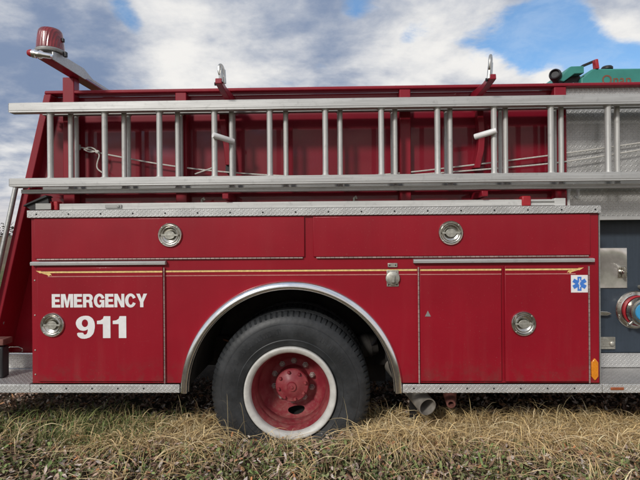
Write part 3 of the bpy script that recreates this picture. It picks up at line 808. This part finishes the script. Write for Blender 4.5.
ro = ro.build('rope', M['rope'], None)
tag(ro, 'thin white rope tied off behind the ladder rungs and sagging along the red wall', 'rope')
cl = MB().box(P(74.5, 145, .15).x, P(80, 149, .15).x, .151, .165, P(74, 150, .15).z, P(74, 144.5, .15).z).build('rope_cleat', M['alud'], lad, bevel=.003)

# ------------------------------------------------------------------ generator on top
GY = .80
gen = thing('generator', 'teal portable generator with red lettering and a dark muffler on top of the fire truck', 'generator', (P(610, 80, GY).x, GY+.3, 2.441))
gl = gen.location
def gp(lst, y=GY): return [(P(x, yy, y).x-gl.x, P(x, yy, y).z-gl.z) for x, yy in lst]
b1 = gp([(581, 78), (592, 69.2), (594, 68.6), (690, 67.5), (693, 70)]); zb = .004
bm_ = MB().prism(b1+[(b1[-1][0], zb), (b1[0][0], zb)], -.3, .32).build('housing', M['teal'], gen, bevel=.012)
MB().prism(gp([(557, 80.5), (569, 67.4), (571, 66.6), (583.4, 66.2), (583.6, 73.6), (574, 74.2), (563.5, 82)], GY-.02), -.33, .10).build('air_duct', M['teal'], gen, bevel=.006)
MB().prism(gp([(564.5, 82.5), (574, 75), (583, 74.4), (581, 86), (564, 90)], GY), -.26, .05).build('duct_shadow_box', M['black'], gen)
a = P(554.5, 73.5, GY-.05)-gl
mf = MB().lathe([(.0005, .02), (.028, .02), (.034, 0), (.042, .004), (.047, .02), (.047, .05), (.043, .055), (.043, .11)], a, 24, (.55, .75, -.15), cap=False).build('muffler', M['black'], gen)
hn = MB().prism(gp([(583, 64.2), (596, 58.8), (597, 60.8), (584, 66.2)], GY+.05), -.24, -.20).build('handle', M['black'], gen, bevel=.003)
MB().prism(gp([(594.8, 59.4), (597.6, 59.2), (599, 68.8), (595.5, 69.0)], GY), -.31, -.26).build('handle_foot', M['redplastic'], gen, bevel=.004)
q = P(607, 68.4, GY+.2)-gl
MB().lathe([(.045, -.01), (.045, .006), (.036, .016), (.0005, .022)], q, 24, (0, 0, 1)).build('fuel_cap', M['black'], gen)
q0, q1 = P(602, 82.3, GY), P(631, 74.6, GY)
o = lettering('Onan', 'lettering', q0.x-gl.x, q1.x-gl.x, q0.z-gl.z-.02, q1.z-gl.z, -.302, M['brownred'], gen, bold=.012, spacing=1.05)

# ------------------------------------------------------------------ ground
def H(x, y):
    n = .012*np.sin(2.1*x+.7)*np.cos(1.7*y)+.010*np.sin(5.3*x-2.1*y)+.006*np.sin(11*x+7*y+1.3)
    h = .165+n+.055*np.exp(-((y+.22)/.22)**2)-.05/(1+np.exp(-(y-.35)*9))
    # soil pressed down round the tyre
    h = h-.03*np.exp(-((x-WC.x)/.5)**2-((y-.25)/.3)**2)
    far = np.clip((np.sqrt(x*x+y*y)-12)/60, 0, 1)
    return h*(1-far)+.1*far
def axis_pts(lo, hi, step, reach):
    a = list(np.arange(lo, hi+1e-6, step)); d = step; p = hi; q = lo
    while p < reach:
        d *= 1.35; p += d; q -= d; a.append(p); a.insert(0, q)
    return np.array(a)
gx, gy = axis_pts(-3.2, 3.2, .06, 2500), axis_pts(-1.6, 2.2, .06, 2500)
X, Y = np.meshgrid(gx, gy); Z = H(X, Y)
vs = np.stack([X.ravel(), Y.ravel(), Z.ravel()], 1); nx, ny = len(gx), len(gy)
fs = [(j*nx+i, j*nx+i+1, (j+1)*nx+i+1, (j+1)*nx+i) for j in range(ny-1) for i in range(nx-1)]
gm = bpy.data.meshes.new('ground'); gm.from_pydata(vs.tolist(), [], fs); gm.shade_smooth()
m, t, b, pos = material('soil_and_field')
s_ = t.new('ShaderNodeSeparateXYZ'); t.put(s_.inputs[0], pos)
rad = t.vm('LENGTH', pos, out=1)
n1 = t.noise(pos, 9, 6, .65); n2 = t.noise(pos, 55, 5, .7); n3 = t.noise(pos, .05, 4, .6)
near = t.mix(t.ramp(n1, .35, .7), (.035, .024, .015), (.085, .060, .035))
near = t.mix(t.ramp(n2, .5, .7), near, (.14, .10, .062))
near = t.mix(t.ramp(t.noise(pos, 5, 3, .6), .55, .7), near, (.045, .055, .018))
field = t.mix(t.ramp(n3, .4, .6), (.15, .105, .07), (.20, .15, .09))
grass = t.mix(t.ramp(t.noise(pos, 1.2, 5, .7), .35, .65), (.06, .10, .025), (.14, .13, .05))
c = t.mix(t.ramp(rad, 5, 12), near, grass)
c = t.mix(t.ramp(rad, 17, 26), c, field)
setp(t, b, base=c, rough=.95, spec=.2, normal=t.bump(n2, .6, .01))
gm.materials.append(m)
go = bpy.data.objects.new('ground', gm); COL.objects.link(go); go['kind'] = 'structure'

def strips(name, base, dirs, length, rise, droop, width, cols, label, cat, nseg=5, rough=.8):
    """many thin bent blades as one mesh; all arrays, one entry per blade"""
    n = len(base); tt = np.linspace(0, 1, nseg+1)
    p = np.zeros((n, nseg+1, 3))
    for i, u in enumerate(tt):
        p[:, i, 0] = base[:, 0]+dirs[:, 0]*length*u
        p[:, i, 1] = base[:, 1]+dirs[:, 1]*length*u
        p[:, i, 2] = base[:, 2]+rise*(1-(1-u)**2)-droop*u**2.2
    side = np.stack([-dirs[:, 1], dirs[:, 0], rng.uniform(-.6, .6, n)], 1)
    side /= np.linalg.norm(side, axis=1)[:, None]
    wv = (width[:, None]*(1-.85*tt[None, :]**1.5))[:, :, None]*side[:, None, :]*.5
    V = np.stack([p-wv, p+wv], 2).reshape(-1, 3)
    idx = np.arange(n)[:, None]*(2*(nseg+1))+np.arange(nseg)[None, :]*2
    idx = idx.ravel(); F = np.stack([idx, idx+1, idx+3, idx+2], 1)
    me = bpy.data.meshes.new(name); me.vertices.add(len(V)); me.vertices.foreach_set('co', V.ravel())
    me.loops.add(F.size); me.loops.foreach_set('vertex_index', F.ravel().astype(np.int32))
    me.polygons.add(len(F)); me.polygons.foreach_set('loop_start', np.arange(0, F.size, 4, dtype=np.int32))
    me.update(calc_edges=True)
    at = me.attributes.new('tint', 'FLOAT_COLOR', 'POINT')
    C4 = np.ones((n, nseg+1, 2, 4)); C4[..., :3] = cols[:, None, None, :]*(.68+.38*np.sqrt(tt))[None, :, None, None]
    at.data.foreach_set('color', C4.ravel())
    me.materials.append(vcol(name+'_blades', rough))
    o = bpy.data.objects.new(name, me); COL.objects.link(o)
    return tag(o, label, cat, kind='stuff')
def pal(n, colours, var=.25):
    c = np.array(colours)[rng.integers(0, len(colours), n)]
    return np.clip(c*rng.uniform(1-var, 1+var, (n, 1)), 0, 1)
def ground_pts(x, y, dz=0.): return np.stack([x, y, H(x, y)+dz], 1)
def clumps(centres, per, spread):
    cxy = np.repeat(centres, per, axis=0); n = len(cxy)
    return cxy+rng.normal(0, spread, (n, 2)), n

# lodged dry straw: tussocks whose long blades bend over and lie down
def straw_centres(n):
    out = []
    while len(out) < n:
        x, y = rng.uniform(-2.6, 3.0), rng.uniform(-.75, .42)
        w = .05
        if -1.75 < x < -.62: w = .15+.85*math.exp(-((x+.95)/.42)**2)
        if x > .12: w = 1. if x < 2.0 else .6
        if -.62 < x < .12: w = .10 if y > -.3 else .25
        w *= 1 if y > -.07 else math.exp(-((y+.07)/.10)**2)*.95+.025
        w *= .55+.45*math.sin(x*5.1+1+3*y)*math.sin(x*2.3)
        if x < -1.1 and -.08 < y < .18: w *= .35
        if WC.x-.6 < x < WC.x+.6 and y > -.06: w = 0
        if rng.uniform() < w: out.append((x, y))
    return np.array(out)
cen = straw_centres(500); per = 50
xy, n = clumps(cen, per, .062)
ang = np.repeat(np.where(rng.uniform(size=len(cen)) < .7, rng.uniform(0, 2*PI, len(cen)), rng.normal(-PI/2, .9, len(cen))), per)+rng.normal(0, 1.05, n)
d = np.stack([np.cos(ang), np.sin(ang)], 1)
L_ = rng.uniform(.06, .28, n); rise = rng.uniform(.01, .12, n)*np.repeat(rng.uniform(.4, 1.5, len(cen)), per)
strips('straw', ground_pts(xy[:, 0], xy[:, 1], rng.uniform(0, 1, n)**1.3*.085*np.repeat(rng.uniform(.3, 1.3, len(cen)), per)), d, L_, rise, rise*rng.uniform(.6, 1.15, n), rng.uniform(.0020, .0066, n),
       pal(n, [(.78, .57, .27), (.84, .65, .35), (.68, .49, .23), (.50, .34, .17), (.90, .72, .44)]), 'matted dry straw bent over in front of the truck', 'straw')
# loose straw lying about
n = 3600; x = rng.uniform(-2.8, 3.0, n); y = rng.uniform(-.95, .35, n)
keep = (rng.uniform(size=n) < np.where(x > .1, 1., np.where(x < -.62, .7, .45))); x, y = x[keep], y[keep]; n = len(x)
ang = rng.uniform(0, 2*PI, n); d = np.stack([np.cos(ang), np.sin(ang)], 1)
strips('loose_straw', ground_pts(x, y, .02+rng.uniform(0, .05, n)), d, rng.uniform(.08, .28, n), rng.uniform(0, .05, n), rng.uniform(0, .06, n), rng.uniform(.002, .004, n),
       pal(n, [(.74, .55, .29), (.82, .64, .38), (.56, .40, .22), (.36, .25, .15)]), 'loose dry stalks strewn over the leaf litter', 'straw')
# a few tall stalks that still stand
ctr = np.array([P(540, 400, -.06)[:2], P(552, 400, -.05)[:2], P(500, 405, -.05)[:2], P(190, 400, -.03)[:2], P(205, 400, -.02)[:2], P(235, 400, -.18)[:2], P(345, 400, -.18)[:2], P(130, 400, 0)[:2], P(470, 400, -.02)[:2]])
xy, n = clumps(ctr, 9, .03); ang = rng.uniform(0, 2*PI, n); d = np.stack([np.cos(ang), np.sin(ang)], 1)
rise = rng.uniform(.12, .36, n)
strips('standing_stalks', ground_pts(xy[:, 0], xy[:, 1]), d, rng.uniform(.03, .22, n), rise, rise*rng.uniform(0, .45, n), rng.uniform(.002, .004, n),
       pal(n, [(.50, .40, .22), (.42, .32, .16)]), 'thin dry stalks standing up against the running board', 'stalks')
# green grass
def green_centres(n):
    out = []
    while len(out) < n:
        x, y = rng.uniform(-3., 3.0), rng.uniform(-.9, .6)
        w = .08
        if x < -1.0: w = .35 if y > -.3 else .12
        if -1.9 < x < -1.15 and -.12 < y < .35: w = 1.
        if x > .8 and y < -.36: w = .35
        if -.7 < x < .4 and y < -.1: w = .40
        if y < -.26: w = max(w, .22)
        if y > .02 and WC.x-.6 < x < WC.x+.6: w = 0
        if rng.uniform() < w: out.append((x, y))
    return np.array(out)
cen = green_centres(480); per = 20
xy, n = clumps(cen, per, .035); ang = rng.uniform(0, 2*PI, n); d = np.stack([np.cos(ang), np.sin(ang)], 1)
rise = rng.uniform(.03, .15, n)*np.where((xy[:, 0] < -1.1) & (xy[:, 1] > -.2), 1.25, .55)
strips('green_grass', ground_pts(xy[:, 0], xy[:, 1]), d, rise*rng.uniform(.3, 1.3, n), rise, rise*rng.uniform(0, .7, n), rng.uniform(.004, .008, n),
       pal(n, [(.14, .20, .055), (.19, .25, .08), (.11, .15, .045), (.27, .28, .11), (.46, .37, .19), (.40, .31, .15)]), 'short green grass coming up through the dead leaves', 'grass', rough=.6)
# leaf litter: small curled leaves
def leaves(name, n, xr, yr, size, colours, label, cat, lift):
    x, y = rng.uniform(*xr, n), rng.uniform(*yr, n); c = ground_pts(x, y, 0)
    c[:, 2] += rng.uniform(.004, lift, n)
    a = rng.uniform(0, 2*PI, n); s = rng.uniform(*size, n)
    shape = np.array([(-1, 0, 0), (-.35, .42, .18), (.35, .38, .22), (1, 0, .25), (.35, -.38, .18), (-.35, -.42, .22), (0, 0, -.02)])
    V = np.repeat(shape[None], n, 0)*s[:, None, None]
    V[:, :, 2] *= rng.uniform(-1.2, 2.2, n)[:, None]
    tx = rng.normal(0, .38, n); ty = rng.normal(0, .38, n)
    V[:, :, 2] += V[:, :, 0]*np.tan(tx)[:, None]+V[:, :, 1]*np.tan(ty)[:, None]
    ca, sa = np.cos(a)[:, None], np.sin(a)[:, None]
    Xr = V[:, :, 0]*ca-V[:, :, 1]*sa; Yr = V[:, :, 0]*sa+V[:, :, 1]*ca
    V = np.stack([Xr+c[:, 0:1], Yr+c[:, 1:2], np.clip(V[:, :, 2], -.03, .05)+c[:, 2:3]], 2).reshape(-1, 3)
    tri = np.array([(6, 0, 1), (6, 1, 2), (6, 2, 3), (6, 3, 4), (6, 4, 5), (6, 5, 0)])
    F = (np.arange(n)[:, None, None]*7+tri[None]).reshape(-1, 3)
    me = bpy.data.meshes.new(name); me.vertices.add(len(V)); me.vertices.foreach_set('co', V.ravel())
    me.loops.add(F.size); me.loops.foreach_set('vertex_index', F.ravel().astype(np.int32))
    me.polygons.add(len(F)); me.polygons.foreach_set('loop_start', np.arange(0, F.size, 3, dtype=np.int32))
    me.update(calc_edges=True)
    at = me.attributes.new('tint', 'FLOAT_COLOR', 'POINT'); C4 = np.ones((n, 7, 4)); C4[..., :3] = pal(n, colours, .35)[:, None, :]
    at.data.foreach_set('color', C4.ravel()); me.materials.append(vcol(name+'_colours'))
    o = bpy.data.objects.new(name, me); COL.objects.link(o)
    return tag(o, label, cat, kind='stuff')
leaves('leaf_litter', 30000, (-3.2, 3.2), (-1.0, 1.5), (.009, .024), [(.30, .195, .14), (.42, .30, .225), (.20, .12, .085), (.54, .44, .37), (.36, .225, .17), (.44, .24, .13), (.12, .075, .055), (.62, .54, .47)], 'brown and grey dead leaves covering the ground', 'leaf litter', .05)
leaves('pale_leaves', 2200, (-3., 3.), (-.8, .5), (.008, .018), [(.56, .49, .44), (.56, .25, .11), (.50, .38, .30), (.50, .40, .36)], 'pale and orange fallen leaves lying on top of the litter', 'leaf litter', .08)
leaves('weeds', 7000, (-3., 3.), (-.8, -.12), (.007, .019), [(.17, .24, .08), (.24, .31, .11), (.15, .17, .07), (.30, .31, .15)], 'small green weed leaves along the verge', 'weeds', .07)

# far wood on the horizon, all round the field
n = 26000; a = rng.uniform(0, 2*PI, n); rr = rng.uniform(300, 420, n); hh = rng.beta(1.1, 1.7, n)*(6+2*np.sin(a*9)+1.5*np.sin(a*23+1))
c = np.stack([np.cos(a)*rr, np.sin(a)*rr, hh+.3], 1); s = rng.uniform(.6, 1.4, n)
q = rng.normal(0, 1, (n, 3, 3)); V = (c[:, None, :]+q*s[:, None, None]*np.array([1, 1, .6])).reshape(-1, 3); V[:, 2] = np.maximum(V[:, 2], .05)
me = bpy.data.meshes.new('far_wood'); me.from_pydata(V.tolist(), [], [(3*i, 3*i+1, 3*i+2) for i in range(n)])
at = me.attributes.new('tint', 'FLOAT_COLOR', 'POINT'); C4 = np.ones((n, 3, 4)); C4[..., :3] = pal(n, [(.06, .06, .05), (.08, .07, .05), (.05, .06, .05)])[:, None, :]
at.data.foreach_set('color', C4.ravel()); me.materials.append(vcol('far_wood_foliage'))
o = bpy.data.objects.new('far_wood', me); COL.objects.link(o); tag(o, 'low dark wood along the horizon beyond the brown field', 'wood', kind='stuff')

# ------------------------------------------------------------------ light and sky
SUN_EL, SUN_AZ = 31., 210.     # azimuth clockwise from +y (compass style): behind the camera, to the left
sd = Vector((math.sin(R(SUN_AZ))*math.cos(R(SUN_EL)), math.cos(R(SUN_AZ))*math.cos(R(SUN_EL)), math.sin(R(SUN_EL))))
ld = bpy.data.lights.new('sun', 'SUN'); ld.energy = 2.15; ld.angle = R(8.0); ld.color = (1, .955, .89)
lo = bpy.data.objects.new('sun', ld); COL.objects.link(lo); lo.rotation_euler = sd.to_track_quat('Z', 'Y').to_euler(); lo.location = (0, -6, 8)

w = bpy.data.worlds.new('World'); scene.world = w; w.use_nodes = True
t = NT(w.node_tree); bg = w.node_tree.nodes['Background']
sky = t.new('ShaderNodeTexSky', sky_type='NISHITA'); sky.sun_disc = False; sky.sun_elevation = R(SUN_EL); sky.sun_rotation = R(SUN_AZ)
sky.air_density = 1.0; sky.dust_density = .6; sky.ozone_density = 1.6
dv = t.new('ShaderNodeTexCoord').outputs['Generated']
s_ = t.new('ShaderNodeSeparateXYZ'); t.put(s_.inputs[0], dv); zc = s_.outputs[2]
den = t.m('ADD', t.m('MAXIMUM', zc, 0.), .22)
cv = t.new('ShaderNodeCombineXYZ'); t.put(cv.inputs[0], t.m('DIVIDE', s_.outputs[0], den)); t.put(cv.inputs[1], t.m('DIVIDE', s_.outputs[1], den)); cv.inputs[2].default_value = .37
n1 = t.noise(cv.outputs[0], 1.55, 8, .58, .35); n2 = t.noise(cv.outputs[0], 3.2, 8, .6, .2); n3 = t.noise(dv, 2.6, 6, .55, .3)
def lobe(px, py, width):
    d_ = (P(px, py, 1.)-CAM).normalized(); k = 1/(2*(width/480)**2)
    dt = t.vm('DOT_PRODUCT', t.vm('NORMALIZE', dv), tuple(d_), out=1)
    return t.m('EXPONENT', t.m('MULTIPLY', t.m('SUBTRACT', dt, 1.), 2*k))
def total(items):
    acc = None
    for px, py, wd, amp in items:
        v = t.m('MULTIPLY', lobe(px, py, wd), amp); acc = v if acc is None else t.m('ADD', acc, v)
    return acc
n4 = t.noise(cv.outputs[0], 7.5, 7, .62, .3)
cov = t.m('ADD', t.m('ADD', t.m('MULTIPLY', t.m('SUBTRACT', n1, .5), 1.2), t.m('MULTIPLY', t.m('SUBTRACT', n4, .5), 1.05)), .66)
cov = t.m('ADD', cov, total([(522, 44, 17, -.55), (552, 40, 20, -.6), (586, 48, 16, -.6), (612, 58, 14, -.5), (560, 10, 18, -.45), (492, 40, 15, -.38), (462, 39, 12, -.34), (408, 38, 9, -.55), (356, 6, 9, -.40), (430, 34, 12, -.28),
    (122, 6, 9, -.40), (118, 22, 10, -.10), (138, 84, 11, -.55), (128, 68, 10, -.30), (218, 16, 9, -.35), (60, 55, 45, .45), (20, 120, 80, .4), (250, 55, 60, .40), (180, 50, 30, .2), (460, 8, 30, .50), (420, 66, 20, .50), (375, 66, 26, .5), (492, 74, 20, .50), (551, 76, 9, .55), (622, 16, 20, .60), (20, 200, 60, .5)]))
cov = t.m('ADD', cov, total([(114, -2, 10, -.30), (128, 15, 7, -.30), (136, 27, 7, -.40), (150, 46, 16, -.22), (165, 20, 16, -.12), (160, 85, 16, -.15), (600, 66, 18, -.3), (520, 30, 22, -.2), (635, 60, 14, -.4)]))
cf = t.ramp(cov, .22, .72)
# cloud relief: compare the cloud field with itself a little higher up, so upper edges light up and bases stay grey
def field(off):
    q = t.vm('ADD', cv.outputs[0], off)
    return t.m('ADD', t.noise(q, 1.9, 8, .55, .25), t.m('MULTIPLY', t.noise(q, 6.0, 7, .6, .25), .30))
rel = t.m('SUBTRACT', field((0., 0., 0.)), field((-.03, -.08, 0.)))
bri = t.m('ADD', t.m('ADD', .44, t.m('MULTIPLY', t.m('SUBTRACT', n2, .5), .55)), t.m('ADD', t.m('MULTIPLY', t.m('SUBTRACT', n3, .5), .6), t.m('MULTIPLY', rel, 1.75)))
bri = t.m('ADD', bri, total([(170, 62, 26, .36), (205, 40, 30, .26), (260, 45, 44, .14), (330, 50, 40, .0), (490, 66, 18, .45), (430, 58, 22, .45), (375, 64, 20, .30), (551, 74, 10, .5), (622, 34, 20, .36), (40, 60, 60, -.24), (95, 70, 34, -.16), (450, 8, 34, .04), (20, 195, 40, .18), (345, 22, 26, -.22), (330, 60, 24, -.12), (250, 12, 24, -.10)]))
cc = t.mix(t.ramp(bri, .0, 1.0), (.215, .285, .43), (.90, .885, .86))
hz = t.ramp(zc, .0, .10, 1., 0.)
cc = t.mix(t.m('MULTIPLY', hz, .55), cc, (.66, .60, .58))
# warmer, brighter cloud low in the sky on the sun's side
warm = t.m('MULTIPLY', t.ramp(s_.outputs[1], .1, -.6), t.ramp(zc, .55, .1))
cc = t.mix(t.m('MULTIPLY', warm, .6), cc, t.mix(t.ramp(n2, .35, .65), (.55, .40, .31), (.95, .76, .60)))
blue = t.mix(1., sky.outputs[0], (.088, .128, .152), 'MULTIPLY')
blue = t.mix(t.m('ADD', .10, t.m('MULTIPLY', t.ramp(n4, .35, .7), .22)), blue, (.62, .74, .90))
final = t.mix(cf, blue, cc)
t.put(bg.inputs[0], final); bg.inputs[1].default_value = 1.0

scene.view_settings.view_transform = 'Standard'; scene.view_settings.look = 'None'; scene.view_settings.exposure = 0; scene.view_settings.gamma = 1
scene.render.engine = 'CYCLES'
scene.cycles.use_denoising = True
scene.cycles.max_bounces = 8
